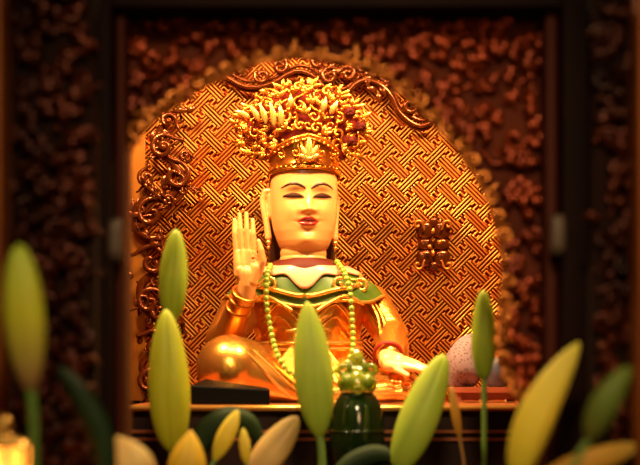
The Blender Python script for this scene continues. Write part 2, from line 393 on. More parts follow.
for xa, xb in ((-.50, -.475), (.535, .56)):
    mb = MB(); mb.box((xa, YB + .031, FLOOR_Z), (xb, YP + .03, .86)); mb.build('side_board', M['screen_wood'], frm, smooth=False)
def pull(xa, xb, ya, yb, parent, Y):
    mb = MB(); c = P((xa+xb)/2, (ya+yb)/2, Y); w = (xb-xa)/2*S(Y); h = (yb-ya)/2*S(Y); rows = []
    for t, k in ((0, 1), (.006, 1), (.011, .82), (.012, .5)):
        ring = []
        for j in range(32):
            a = 2*PI*j/32; ca, sa = math.cos(a), math.sin(a)
            ring.append((c[0] + w*k*math.copysign(abs(ca)**.5, ca), c[1] - t, c[2] + h*(k if k == 1 else k*1.03)*math.copysign(abs(sa)**.5, sa)))
        rows.append(ring)
    mb.grid(rows); return mb.build('door_pull', M['pull'], parent)
pull(108, 123, 219, 262, frm, YF - .05); pull(549, 566, 214, 256, frm, YF - .05)

# ------------------------------------------------------------------ carved side panels and outer pillars
YS = -1.13; sS = S(YS)
for side, (xa, xb) in (('left', (9, 95)), ('right', (592, 668))):
    t = thing('carved_side_panel', (P((xa+xb)/2, 0, YS)[0], YS, FLOOR_Z), 'dark carved wooden side panel %s of the shrine frame' % ('left' if side == 'left' else 'right'), 'carved panel', )
    mb = MB(); mb.box((P(xa, 0, YS)[0], YS, FLOOR_Z), (P(xb, 0, YS)[0], YS + .03, P(0, -20, YS)[2])); mb.build('panel_board', M['side_wood'], t, smooth=False)
    r = MB(); relief(r, lambda a, b: xa + 6 < a < min(xb, 645) - 6, xa, xb, -5, 475, YS - .002, 15, sS, 11 if side == 'left' else 23, 1.)
    r.build('carved_relief', M['side_relief'], t)
post('gilded_pillar', -40, 6, YS - .07, YS - .01, P(0, -20, YS)[2], M['gilt_post'], None, YS - .05)
tag(bpy.data.objects['gilded_pillar'], 'orange gilded pillar at the far left edge of the photo', 'pillar')
p2 = post('gilded_pillar', 634, 700, YS - .07, YS - .012, P(0, -20, YS)[2], M['gilt_post'], None, YS - .05)
tag(p2, 'dim brown gilded pillar at the far right edge of the photo', 'pillar')

# ------------------------------------------------------------------ shrine base
base = thing('shrine_pedestal', (0, -.05, FLOOR_Z), 'dark lacquered shrine base with gilded front edge carrying the statue', 'altar base')
bx0, bx1 = P(132, 0, -.3)[0], P(545, 0, -.3)[0]
mb = MB(); mb.box((bx0, -.30, FLOOR_Z), (bx1, .24, -.012)); mb.build('cabinet', M['base_wood'], base, smooth=False)
mb = MB(); mb.box((bx0, -.32, -.0118), (bx1, .1998, 0)); mb.build('top_board', M['base_top'], base, smooth=False)
mb = MB(); mb.tube([(bx0, -.321, -.006), (bx1, -.321, -.006)], .0055, 10); mb.build('gilded_edge', M['trim_gold'], base)
for zz in (-.048, -.062):
    mb = MB(); mb.box((bx0, -.308, zz - .003), (bx1, -.2998, zz + .003)); mb.build('moulding', M['base_top'], base, smooth=False)
LZ = -.123
mb = MB(); mb.box((bx0 + .05, -.50, LZ - .02), (bx1 - .05, -.301, LZ)); mb.build('ledge', M['base_wood'], base, smooth=False)

# ------------------------------------------------------------------ the seated statue
st = thing('seated_statue', P(304, 402, 0), 'gilded seated goddess statue in a tall crown raising its open hand', 'statue')
HS = S(-.09)                                               # metres per photo pixel at the face
hc = P(303.5, 249, -.02); hc = np.array([(303.5-320)*HS, -.02, CAM_Z + (HORIZON-249)*HS])
YAW = math.radians(8)
def T(u, d, v):                                            # head space (right, forward, up) in px -> world
    x = u*math.cos(YAW) + d*math.sin(YAW); f = d*math.cos(YAW) - u*math.sin(YAW)
    return np.array([hc[0] + x*HS, hc[1] - f*HS, hc[2] + v*HS])
VW = [-6, -3, 0, 5, 10, 20, 30, 40, 55, 70, 80, 95, 108, 114]
WW = [10, 18, 21.5, 25, 27.3, 30.8, 32.8, 33.8, 34.3, 34, 33.4, 30, 19, 4]
FF = [20, 24, 27, 30, 32, 33.8, 34.5, 35, 35.5, 35.5, 34.5, 31, 19, 4]
BB = [10, 14, 18, 22, 24, 28, 32, 35, 38, 38, 37, 33, 20, 4]
NP = 2.25
def G(u, v, cu, cv, su, sv): return math.exp(-((u-cu)/su)**2 - ((v-cv)/sv)**2)
def D(u, v):
    d = 0
    k = (62 - v)/23.0                                       # nose ridge
    if 0 < k < 1.4: 
        amp = 8.2*min(1, k)**1.1*(1 if k < 1 else max(0, 1-(k-1)/.4))
        d += amp*math.exp(-(u/(3.0 + 2.2*min(1, k)))**2)
    d += 2.4*G(u, v, 0, 40.5, 4.2, 4.2) + 3.2*G(u, v, 6.5, 39, 3., 3.2) + 3.2*G(u, v, -6.5, 39, 3., 3.2)
    d += 2.8*G(u, v, 0, 31, 8.5, 2.4) + 3.2*G(u, v, 0, 25, 7, 2.5) - 1.6*G(u, v, 0, 28.2, 9.5, 1.1) - 1.0*G(u, v, 0, 34, 2, 2)
    d += 3.6*G(u, v, 0, 9, 10, 7) - 1.4*G(u, v, 0, 19, 8, 3)
    for s_ in (-1, 1):
        d += -4.2*G(u, v, s_*14.5, 54, 9, 5) + 3.4*G(u, v, s_*14.5, 53.5, 7.5, 3.4) + 1.8*G(u, v, s_*17, 38, 9, 8) + 1.6*G(u, v, s_*14, 64, 10, 4) - 1.0*G(u, v, s_*10.5, 31, 3, 8)
    return d
def front(u, v):
    w = np.interp(v, VW, WW); f = np.interp(v, VW, FF)
    q = max(0., 1 - abs(min(.999, abs(u)/w))**NP)**(1/NP)
    return f*q + D(u, v)*min(1, q*1.6)
bd = MB(); rows = []
NV, NT = 150, 160
for i in range(NV):
    v = -6 + 120*i/(NV-1); w = np.interp(v, VW, WW); f = np.interp(v, VW, FF); b = np.interp(v, VW, BB); ring = []
    for j in range(NT):
        a = 2*PI*j/NT; sn, cs = math.sin(a), math.cos(a)
        u = w*math.copysign(abs(sn)**(2/NP), sn); q = abs(cs)**(2/NP)
        d = f*q + D(u, v)*min(1, q*1.6) if cs >= 0 else -b*q
        ring.append(T(u, d, v))
    rows.append(ring)
bd.grid(rows)
# neck with its folds
nk = []
for i in range(41):
    py = 236 + 44*i/40; hw = np.interp(py, [236, 245, 252, 262, 270, 280], [21, 22.5, 23.5, 24.5, 25, 26])
    hw -= .9*math.exp(-((py-249)/1.2)**2) + .9*math.exp(-((py-256.5)/1.2)**2)
    c = P(303.3, py, -.03); ring = [(c[0] + hw*HS*math.sin(2*PI*j/48), -.025 - hw*HS*math.cos(2*PI*j/48)*.98, c[2]) for j in range(48)]
    nk.append(ring)
bd.grid(nk)
def pk(px, py, Y, r): return (P(px, py, Y), r*S(Y))
# trunk and arms hidden under the clothes, so the body is one continuous figure
bd.chain([pk(303, 282, .02, 28), pk(306, 320, .03, 36), pk(306, 356, .03, 32)])
bd.chain([pk(306, 300, .03, 18), pk(262, 302, .03, 14), pk(224, 342, -.03, 11), pk(247, 290, -.125, 8)])
bd.chain([pk(310, 300, .03, 18), pk(368, 302, .03, 14), pk(392, 338, .0, 11), pk(386, 357, -.13, 8)])
# raised hand, palm out
HY = -.135
for (b0, m0, t0) in (((236, 250), (234.6, 233), (234.6, 220)), ((241.9, 249), (240.3, 229), (239.6, 214.5)), ((247.9, 249), (246.8, 229), (246.2, 213.5)), ((253.8, 250), (253.4, 234), (252.6, 220))):
    bd.chain([pk(*b0, HY, 2.9), pk(*m0, HY - .003, 2.65), pk(*t0, HY + .002, 2.1)])
bd.chain([pk(257, 276, HY, 5), pk(262.6, 261, HY - .012, 3.9), pk(261, 250, HY - .016, 3.2), pk(258.4, 241, HY - .016, 2.2)])
for a, b in (((236.5, 252), (240, 274)), ((242, 251), (244, 277)), ((248, 251), (249, 278)), ((253.5, 252), (254, 276))):
    bd.chain([pk(*a, HY, 3.3), pk(.5*(a[0]+b[0]), .5*(a[1]+b[1]), HY, 5), pk(*b, HY + .002, 6.3)])
bd.chain([pk(256, 268, HY - .005, 6.5), pk(251, 281, HY - .002, 7)]); bd.chain([pk(240, 270, HY - .003, 5), pk(246, 282, HY, 6.5)])
bd.chain([pk(248, 274, HY, 9), pk(247.5, 284, HY + .003, 9.2), pk(245, 298, HY + .012, 9.2)])
# hand resting on the knee
bd.chain([pk(386, 357, -.13, 8), pk(398, 360.5, -.165, 7.5)])
for k in range(4):
    y = -.145 - .0125*k; z = 362.5 + 1.6*k; L = (20, 24, 25, 21)[k]
    bd.chain([pk(389, z - 2, y + .004, 6.5), pk(404, z - 1, y - .004, 5.6), pk(404 + L*.5, z + .8, y - .008, 4.0), pk(404 + L*.9, z + 3.5, y - .012, 2.9)])
bd.chain([pk(388, 361, -.15, 9.5), pk(404, 366, -.168, 7)])
bd.chain([pk(391, 362, -.165, 5), pk(398, 370, -.20, 3.8), pk(407, 375, -.215, 2.6)])
# ears with long lobes
for s_ in (-1, 1):
    k = 4 if s_ < 0 else 0
    e = [T(s_*31, -12, 64), T(s_*(34+k), -16, 63), T(s_*(36+k), -17, 54), T(s_*(35+k), -14, 42), T(s_*(34+k*.7), -11, 28), T(s_*(33.5+k*.5), -9, 15)]
    rr = [2.5, 3.8, 4., 3.6, 3.2, 3.6]
    for i in range(5): bd.capsule(e[i], rr[i]*HS, e[i+1], rr[i+1]*HS)
    bd.capsule(T(s_*32.5, -12, 58), 3.5*HS, T(s_*32.5, -11, 38), 3.5*HS)
body_o = bd.build('body', M['skin'], st, remesh=.00125, smoothit=2)
def patch(name, top, bot, m, lift=.7, n=24, k=5, parent=None):
    """a painted feature with thickness lying on the face between two curves v=top(u), v=bot(u)"""
    mb = MB(); us = top[0]; A = []; B = []
    for i in range(n + 1):
        t = i/n; u = np.interp(t, np.linspace(0, 1, len(us)), us); va = np.interp(u, us, top[1]); vb = np.interp(u, us, bot)
        A.append([T(u, front(u, vb + (va-vb)*j/k) + lift*(.6 + .9*math.sin(PI*j/k)), vb + (va-vb)*j/k) for j in range(k+1)])
        B.append([T(u, front(u, vb + (va-vb)*j/k) - 2, vb + (va-vb)*j/k) for j in range(k+1)])
    mb.grid([a + b[::-1] for a, b in zip(A, B)]); return mb.build(name, m, parent or body_o)
def cv(us, vs):                                             # smooth curve sampled densely
    p = smoothpath([np.array([a, b]) for a, b in zip(us, vs)], 6); return [q[0] for q in p], [q[1] for q in p]
for s_ in (-1, 1):
    u, v = cv([2.8, 6, 13, 20, 26.5], [61.6, 64.6, 67.2, 66.2, 62.4]); _, v2 = cv([2.8, 6, 13, 20, 26.5], [60.0, 62.0, 64.5, 64.0, 61.5])
    if s_ < 0: u, v, v2 = [-a for a in u][::-1], v[::-1], v2[::-1]
    patch('eyebrow', (u, v), v2, M['ink'])
    u, v = cv([4.5, 8, 14.5, 20, 24.8], [51.6, 54.2, 56., 55., 53.2]); _, v2 = cv([4.5, 8, 14.5, 20, 24.8], [51.2, 51.2, 51.0, 51.5, 52.8])
    if s_ < 0: u, v, v2 = [-a for a in u][::-1], v[::-1], v2[::-1]
    ew = patch('eye', (u, v), [a - .5 for a in v2], M['eye_white'], .35)
    uu = [a for a in u]; lo = [a + (b-a)*.12 for a, b in zip(v2, v)]
    patch('eyelid_line', (u, [a + .9 for a in v]), lo, M['eye_dark'], .9)
u, v = cv([-11, -6, -2.2, 0, 2.2, 6, 11], [28, 31, 32.8, 32, 32.8, 31, 28]); _, v2 = cv([-11, -6, -2.2, 0, 2.2, 6, 11], [27.6, 28.4, 28.2, 28, 28.2, 28.4, 27.6])
patch('lip', (u, v), v2, M['lip'], .7)
u, v = cv([-10, -6, 0, 6, 10], [27.6, 28, 27.7, 28, 27.6]); _, v2 = cv([-10, -6, 0, 6, 10], [27.0, 24, 22.6, 24, 27.0])
patch('lip', (u, v), v2, M['lip'], .8)
mb = MB(); mb.ball(P(253, 258, HY - .0128), 1.5*HS, 12, 8, (1, .4, 1)); mb.build('palm_mark', M['lip'], body_o)

# hair behind the ears
mb = MB(); rows = []
for i in range(24):
    py = 150 + 122*i/23; hw = np.interp(py, [150, 170, 200, 235, 255, 272], [30, 35, 35, 36, 36, 34])
    c = P(302, py, .02); ring = []
    for j in range(40):
        a = 2*PI*j/40; ring.append((c[0] + hw*HS*math.sin(a), .045 - .055*math.cos(a)*np.interp(py, [150, 272], [1, .75]), c[2]))
    rows.append(ring)
mb.grid(rows); mb.build('hair', M['hair'], st)
for s_ in (-1, 1):
    mb = MB(); c = T(s_*(33.5 + (2 if s_ < 0 else 0)), -8, 10); mb.ball(c, 3*HS); mb.ball(c - np.array([0, 0, 5*HS]), 2*HS); mb.build('earring', M['trim_gold'], st)

# crown band
bn = MB(); rows = []
def crown_top(a): return np.interp(abs(math.degrees(a)), [0, 25, 60, 90, 180], [112, 108, 100, 92, 92])
prof = [(0, 35.2), (0, 37.2), (.06, 37.6), (.10, 36.4), (.14, 36.6), (.18, 37.4), (.24, 36.2), (.9, 35.2), (.94, 36.8), (1., 36.4), (1.0, 33.5), (.5, 33.)]
NB = 96
for t, r in prof:
    ring = []
    for j in range(NB):
        a = -PI + 2*PI*j/NB; v0 = 80.5 - 3.5*abs(math.sin(a))**2 - (0 if abs(a) < PI/2 else 3); v = v0 + (crown_top(a) - v0)*t
        rr = r*(1 if t in (0,) else 1) ; back = 1.1 if abs(a) > PI/2 else 1.05
        ring.append(T(rr*math.sin(a), rr*math.cos(a)*back, v))
    rows.append(ring)
bn.grid(rows, cap=False); band = bn.build('crown_band', M['crown_band'], st)
cap_ = MB(); cap_.grid([[T(34*k*math.sin(2*PI*j/48), 35*k*math.cos(2*PI*j/48), 94 + 22*math.sqrt(max(0, 1-k*k))) for j in range(48)] for k in (1, .95, .85, .7, .5, .3, .1, .01)]); cap_.build('crown_cap', M['hair'], st)
ob = MB()                                                    # ornament on the front of the band
def onb(a, v): return T(37*math.sin(a), 37*1.05*math.cos(a), v)
for s_ in (-1, 1):
    for a, v, R in ((.18, 91, 4.5), (.36, 96, 4.6), (.30, 88, 3), (.8, 95, 4)):
        p = onb(s_*a, v); ob.spiral(p, R*HS, 1.2, PI/2*(1 + s_*.6), s_, 1.2*HS, tail=5*HS, bulge=.003)
for k in range(-6, 7): ob.ball(onb(k*.16, 83.2 - abs(k)*.12), 1.35*HS, 10, 6)
for k in range(-7, 8): ob.ball(onb(k*.15, crown_top(k*.15) - 1.5), 1.5*HS, 10, 6)
ob.build('band_ornament', M['crown'], st)
fl = MB()
c0 = T(0, 40.5, 88)
for a, L, w in ((PI/2, 24, 4.5), (PI/2 + .5, 18, 3.6), (PI/2 - .5, 18, 3.6), (PI/2 + 1, 12, 3), (PI/2 - 1, 12, 3)): fl.leaf(c0, a, L*HS, w*HS, .010, 0)
fl.ball(T(0, 42, 89.5), 3*HS); fl.build('crown_flame', M['trim_gold'], st)

# fan of scrolls, leaves and phoenix feathers above the band
rnd = random.Random(5)
cxp, cyp, YC = 302, 152, -.03; sC = S(YC)
def fan_R(a): return np.interp(abs(a), [0, .35, .8, 1.15, 1.5, 1.9], [70, 70, 72, 74, 58, 42])
poly = []
for k in range(61):
    a = -1.75 + 3.5*k/60; R = fan_R(a)*(.9 + .05*math.sin(k*2.4)); poly.append((P(cxp + R*math.sin(a), 0, YC)[0], P(0, cyp - R*math.cos(a), YC)[2]))
poly += [(P(cxp + 22, 0, YC)[0], P(0, cyp + 4, YC)[2]), (P(cxp - 22, 0, YC)[0], P(0, cyp + 4, YC)[2])]
prism(poly, YC + .004, YC + .02).build('crest_plate', M['crown_red'], st, smooth=False)
cr = MB()
for ring_, (rho, n, R) in enumerate(((28, 11, 6), (39, 13, 6.2), (50, 15, 6.5), (60, 15, 6.2), (67, 15, 5.4))):
    for k in range(n):
        a = -1.62 + 3.24*(k + (.5 if ring_ % 2 else 0))/(n - .5); f = fan_R(a)/72
        if rho*f > fan_R(a): continue
        px, py = cxp + rho*f*math.sin(a), cyp - rho*f*math.cos(a); Y = YC - .004 - .012*math.cos(a) - rnd.uniform(0, .012)
        p = P(px, py, Y)
        if rnd.random() < .38: cr.spiral(p, R*sC*rnd.uniform(.8, 1.1), rnd.uniform(.9, 1.2), PI/2 - a + rnd.uniform(-1, 1), rnd.choice((-1, 1)), 1.7*sC, tail=rnd.uniform(4, 10)*sC, bulge=.006)
        else:
            for q in (-1, 0, 1): cr.leaf(p, PI/2 - a + q*.8, rnd.uniform(8, 13)*sC, 2.5*sC, .008, rnd.uniform(-.8, .8))
        if rnd.random() < .5: cr.ball(P(px + rnd.uniform(-5, 5), py + rnd.uniform(-5, 5), Y - .008), rnd.uniform(1.4, 2.4)*sC, 10, 6)
for k in range(19):
    a = -1.6 + 3.2*k/18; R = fan_R(a)*.93; cr.leaf(P(cxp + R*math.sin(a), cyp - R*math.cos(a), YC - .01), PI/2 - a + rnd.uniform(-.4, .4), rnd.uniform(9, 14)*sC, 2.8*sC, .01, rnd.uniform(-.9, .9))
cr.tube([T(36*math.sin(a), 37*math.cos(a), crown_top(a) + 2.5) for a in np.linspace(-1.5, 1.5, 40)], 1.8*HS, 8)
cr.build('crown_crest', M['crown'], st)
for a, b, an, L in ((266, 124, 1.75, 22), (274, 127, 1.6, 26), (281, 126, 1.5, 22), (259, 121, 1.95, 17), (250, 118, 2.6, 18), (322, 112, 1.2, 16), (330, 114, .95, 16), (290, 108, 1.4, 14)):
    ft = MB(); ft.leaf(P(a, b, YC - .03), an, L*sC, 3.4*sC, .010, .3); ft.build('crown_plume', M['trim_gold'], st)
for px, py in ((243, 128), (350, 112), (361, 126), (352, 141)):
    mb = MB(); c = P(px, py, YC - .028); mb.ball(c, 5.2*sC)
    for q in range(14): 
        aa = rnd.uniform(0, 6.28); bb = rnd.uniform(-1, 1); mb.ball(c + 4.6*sC*np.array([math.cos(aa)*math.cos(bb), -abs(math.sin(aa)*math.cos(bb)), math.sin(bb)]), 1.5*sC, 8, 5)
    mb.build('pompom', M['pompom'] if px > 300 else M['crown'], st)

# robe: torso with pleats, folded legs
rb = MB(); rows = []
TP = [262, 272, 282, 292, 310, 335, 360, 385, 400]; TH = [26, 40, 60, 66, 60, 53, 56, 70, 78]; TD = [.04, .055, .068, .076, .084, .084, .092, .11, .12]
for i in range(60):
    py = 262 + 138*i/59; hw = np.interp(py, TP, TH); dp = np.interp(py, TP, TD); c = P(308, py, -.03); ring = []
    for j in range(120):
        a = 2*PI*j/120; k = 1 + .022*math.sin(9*a + py*.05)*min(1, max(0, (py-300)/30))
        ring.append((c[0] + hw*S(-.03)*math.sin(a)*k, .03 - (dp + .02)*math.cos(a)*k, c[2]))
    rows.append(ring)
rb.grid(rows)
# crossing lapels and hanging folds
def rfront(px, py, lift=.0):
    c = P(308, py, -.03); hw = np.interp(py, TP, TH)*S(-.03); dp = np.interp(py, TP, TD) + .02
    p = P(px, py, -.08); q = min(.97, abs(p[0] - c[0])/hw); return np.array([p[0], .03 - dp*math.sqrt(1 - q*q) - lift, p[2]])
for s_ in (-1, 1):
    for k, (dy, r) in enumerate(((0, 1.8), (13, 1.2), (25, 1.5))):
        pts = smoothpath([rfront(307 + s_*46, 318 + dy*1.1), rfront(307 + s_*38, 307 + dy*1.1), rfront(307 + s_*29, 301 + dy), rfront(307 + s_*18, 307 + dy), rfront(307 + s_*5, 318 + dy)], 7); rb.tube(pts, r*sC, 8)
for k in range(17):
    a = -1 + 2*k/16; pts = smoothpath([P(308 + 16*a, 345, -.08), P(308 + 36*a, 372, -.10), P(308 + 58*a, 396, -.118)], 6); rb.tube(pts, 1.9*sC, 8)
rb.build('robe', M['robe_gold'], st, remesh=.0022, smoothit=2)
sash = MB()
for py, hw in ((341, 55), (347, 55.5)):
    sash.tube([(P(308, py, -.05)[0] + hw*sC*math.sin(a), .03 - .115*math.cos(a), P(308, py + 3*math.cos(a), -.05)[2]) for a in np.linspace(-1.4, 1.4, 40)], 2.1*sC, 8)
sash.spiral(P(312, 336, -.1), 7*sC, 1.2, 1, 1, 1.8*sC, tail=8*sC); sash.spiral(P(298, 336, -.1), 7*sC, 1.2, 2, -1, 1.8*sC, tail=8*sC)
sash.build('sash', M['trim_gold'], st)
lg = MB()
KA, KB = pk(229, 367.5, -.13, 33), pk(303, 396, -.12, 7.5)
lg.chain([KA, KB]); lg.chain([KA, pk(292, 375, .0, 24)]); lg.chain([pk(232, 372, -.10, 29), pk(300, 380, .02, 18)])
lg.chain([pk(345, 381, .0, 18), pk(404, 387, -.13, 14)]); lg.chain([pk(404, 387, -.13, 14), pk(418, 390, -.10, 12)]); lg.chain([pk(404, 390, -.15, 12), pk(330, 394, -.14, 8)])
for k in range(3): lg.tube(smoothpath([P(384, 380 + 6*k, -.185), P(402, 382 + 5*k, -.205), P(420, 384 + 5*k, -.16)], 6), 1.5*sC, 8)
lg.build('leg_drape', M['robe_smooth'], st, remesh=.0025, smoothit=12)
def kfront(px, py):
    p = P(px, py, -.13); a, ra = KA; b, rb_ = KB; ab = (b-a)[[0, 2]]; t = float(np.clip(np.dot((p-a)[[0, 2]], ab)/np.dot(ab, ab), 0, 1))
    q = a + (b-a)*t; r = ra + (rb_-ra)*t; h = np.linalg.norm((p-q)[[0, 2]])
    return P(px, py, q[1] - math.sqrt(max(.0004, r*r - h*h)) )
mb = MB(); mb.tube([kfront(a, b) for a, b in [(q[0], q[1]) for q in smoothpath([np.array(w) for w in ((243, 349), (258, 364), (275, 383), (290, 397))], 8)]], lambda t: 1.7*sC, 8)
mb.tube([kfront(a, b) for a, b in [(q[0], q[1]) for q in smoothpath([np.array(w) for w in ((248, 346), (266, 362), (284, 380), (299, 392))], 8)]], lambda t: 1.1*sC, 8)
mb.build('hem', M['trim_gold'], st)

# sleeves
for pts, nm in (([pk(272, 296, .04, 20), pk(238, 314, .02, 20), pk(222, 340, -.03, 17), pk(228, 334, -.06, 14), pk(244.5, 295, -.12, 11.5)], 'a'),
            ([pk(345, 294, .04, 22), pk(372, 304, .03, 19), pk(391, 335, -.02, 17), pk(390, 352, -.11, 14)], 'b')):
    sl = MB(); sl.chain(pts)
    if nm == 'a':
        for k in range(4): sl.tube(smoothpath([P(256 - 4*k, 296 + 5*k, .0), P(234 - 4*k, 310 + 6*k, -.02), P(217 + 2*k, 334 + 4*k, -.05)], 6), 2.2*sC, 8)
    else:
        for k in range(5): sl.tube(smoothpath([P(366 + 6*k, 296 + 3*k, -.04 + .012*k), P(378 + 5*k, 318 + k, -.055 + .012*k), P(380 + 7*k, 340 - k, -.09 + .01*k)], 6), 1.9*sC, 8)
        sl.chain([pk(391, 335, -.02, 17), pk(396, 372, -.02, 14)])
    o = sl.build('sleeve', M['sleeve'] if nm == 'a' else M['robe_gold'], st, remesh=.0025)
def ring(c, t, r, th, m, name, parent=st):
    t = np.array(t, float); t /= np.linalg.norm(t); u = np.cross(t, [0, 1, 0]); u /= np.linalg.norm(u); w = np.cross(t, u)
    mb = MB(); rows = []
    for i in range(40):
        a = 2*PI*i/40; d = math.cos(a)*u + math.sin(a)*w
        rows.append([c + d*(r + th*math.cos(2*PI*j/8)) + t*th*1.3*math.sin(2*PI*j/8) for j in range(8)])
    rows.append(rows[0]); mb.grid(rows, cap=False); return mb.build(name, m, parent)
w0 = P(244.3, 294, -.12); e0 = P(228, 334, -.06)
for t, th in ((0, 1.8), (.16, 1.3), (.36, 1.5)): ring(w0 + (e0-w0)*t, e0 - w0, (11.6 + 2*t)*sC, th*sC, M['sleeve'], 'cuff')
ring(P(388, 355, -.125), P(394, 362, -.165) - P(391, 345, -.09), 13.4*sC, 1.7*sC, M['crown_red'], 'cuff')

# green shoulder cape, collars
def cape_pt(a, t):
    """a: angle from the front, t: 0 at the neck, 1 at the hem"""
    f = math.cos(a); hem = 297 + 9*max(0, f)**2 + 2.2*math.cos(7*a)
    py = 261 + (hem - 261)*t; hw = np.interp(t, [0, .12, .35, .7, 1], [27, 37, 55, 73, 81]); dp = np.interp(t, [0, .15, .4, .7, 1], [.090, .098, .107, .114, .120])
    c = P(305, py, -.03); return np.array([c[0] + hw*sC*math.sin(a), .02 - dp*math.cos(a)*(1 if f > 0 else .8), c[2]])
mb = MB(); mb.grid([[cape_pt(2*PI*j/120, t) for j in range(120)] for t in np.linspace(0, 1, 22)], cap=False)
o = mb.build('shoulder_cape', M['green_cape'], st); so = o.modifiers.new('s', 'SOLIDIFY'); so.thickness = .004
mb = MB(); mb.tube([cape_pt(a, 1.0) + np.array([0, -.001, 0]) for a in np.linspace(-1.7, 1.7, 90)], 1.6*sC, 8)
for s_ in (-1, 1):
    pts = smoothpath([cape_pt(s_*.80, 1.05), cape_pt(s_*.55, .90), cape_pt(s_*.36, .98), cape_pt(s_*.15, 1.12)], 8); mb.tube([p + np.array([0, -.004, 0]) for p in pts], 2*sC, 8)
    mb.spiral(cape_pt(s_*.95, .62) + np.array([0, -.006, 0]), 7*sC, 1.2, PI/2 + s_*.3, -s_, 1.9*sC, tail=9*sC)
    mb.spiral(cape_pt(s_*.52, .62) + np.array([0, -.008, 0]), 7.5*sC, 1.2, PI/2 - s_*.9, s_, 2*sC, tail=10*sC)
mb.tube([cape_pt(a, .26 + .52*max(0, math.cos(a))) + np.array([0, -.006, .0]) for a in np.linspace(-1.7, 1.7, 80)], 2.4*sC, 10)
for s_ in (-1, 1):
    for dy, r in ((0, 1.5), (14, 1.1)):
        mb.tube(smoothpath([rfront(307 + s_*44, 322 + dy, .004), rfront(307 + s_*37, 311 + dy, .006), rfront(307 + s_*29, 304 + dy*.9, .006), rfront(307 + s_*20, 308 + dy, .005), rfront(307 + s_*9, 320 + dy*1.2, .005)], 7), r*sC, 8)
mb.build('cape_trim', M['trim_gold'], st)
def collar(t0, t1f, m, name, lift, scal):
    rows = []
    for k in range(10):
        t = k/9; ring_ = []
        for a in np.linspace(-1.9, 1.9, 110):
            te = t1f(a) + scal*math.cos(11*a); tt = t0 + (te - t0)*t; p = cape_pt(a, tt); n = np.array([math.sin(a)*.7, -math.cos(a), .35]); ring_.append(p + n*lift*(1 + .6*math.sin(PI*t)))
        rows.append(ring_)
    mb = MB(); mb.grid(rows, closed=False); o = mb.build(name, m, st); so = o.modifiers.new('s', 'SOLIDIFY'); so.thickness = .003; so.offset = 1
collar(.08, lambda a: .36 + .24*math.exp(-(a/.28)**2), M['pink'], 'petal_collar', .003, .045)
collar(.0, lambda a: .27 + .02*math.cos(a), M['maroon'], 'inner_collar', .003, .012)

# ------------------------------------------------------------------ bead necklace hanging on the statue
nl = thing('bead_necklace', P(306, 300, -.11), 'long necklace of round jade-green beads hanging over the chest of the statue', 'necklace')
path = [(337, 262, -.055), (344, 272, -.088), (349, 286, -.110), (351, 300, -.114), (352, 318, -.112), (353, 336, -.115), (352, 352, -.125), (344, 366, -.132), (326, 374, -.14), (306, 377, -.145), (290, 372, -.145), (280, 360, -.145), (274, 344, -.125), (270, 326, -.115), (267, 308, -.114), (266, 290, -.112), (267, 276, -.098), (271, 264, -.06)]
pp = smoothpath([P(*q) for q in path], 30); acc = 0; last = pp[0]; dist = 0; n_b = 0
for p in pp:
    dist += np.linalg.norm(p - last); last = p
    if dist >= n_b*.0122:
        mb = MB(); mb.ball((0, 0, 0), .0060, 14, 10); 
        if n_b == 0: bead0 = mb.build('bead', M['bead'], nl); o = bead0
        else: o = bead0.copy(); COL.objects.link(o)
        o.location = Vector(p); n_b += 1
mb = MB(); mb.tube(pp[::3], .0012, 6); mb.build('cord', M['ink'], nl)

# ------------------------------------------------------------------ objects around the statue
# black lacquer block in front of the knee
bk = MB(); c = [P(207, 402, -.235), P(271, 402, -.27), P(268, 402, -.30), P(193, 402, -.285)]
h = [.046, .028, .028, .040]
quad = [(P(205, 0, -.22)[0], -.225), (P(268, 0, -.25)[0], -.25), (P(270, 0, -.30)[0], -.30), (P(190, 0, -.30)[0], -.295)]
bk.add([(x, y, .0005) for x, y in quad] + [(x, y, .0005 + hh) for (x, y), hh in zip(quad, (.047, .030, .027, .034))], [(0,1,2,3),(4,5,6,7),(0,1,5,4),(1,2,6,5),(2,3,7,6),(3,0,4,7)])
o = bk.build('lacquer_block', M['black_box'], smooth=False); bv = o.modifiers.new('b', 'BEVEL'); bv.width = .0025; bv.segments = 3
tag(o, 'flat black lacquered block in front of the gilded knee', 'block')

# green urn on the ledge
YU = -.42; sU = S(YU)
ur = thing('lidded_urn', P(357, 0, YU) * np.array([1, 1, 0]) + np.array([0, 0, LZ]), 'dark green glazed urn with ornate lid standing before the statue', 'urn')
uc = P(357, 0, YU)
def zu(py): return CAM_Z + (HORIZON - py)*sU
pr = [(392, 16), (396, 19.5), (401, 23), (410, 25.5), (425, 27), (440, 28), (455, 26), (466, 20), (472, 17), (474, 20)]
u = MB(); u.lathe(uc, [(r*sU, zu(py)) for py, r in pr][::-1] + [(.012, zu(393))]); u.lathe(uc, [(19.9*sU, LZ + .0002), (19.9*sU, zu(473.5))])
u.build('urn_body', M['jade_dark'], ur)
for py in (406, 431):
    ring(np.array([uc[0], YU, zu(py)]), (0, 0, 1), np.interp(py, [396, 412, 425, 440], [19.5, 25.8, 27, 27.6])*sU, 1.1*sU, M['jade_dark'], 'urn_rib', ur)
u = MB(); u.lathe(uc, [(17.5*sU, zu(391.5)), (20*sU, zu(388)), (20.5*sU, zu(382)), (18.5*sU, zu(376)), (12*sU, zu(370)), (7*sU, zu(366)), (6*sU, zu(362)), (8*sU, zu(358)), (5.5*sU, zu(354)), (2.5*sU, zu(350)), (.4*sU, zu(348))]); [u.ball((uc[0] + q*9.5*sU, YU - 14*sU, zu(381)), 7.5*sU) for q in (-1, 1)]; u.build('urn_lid', M['jade'], ur)
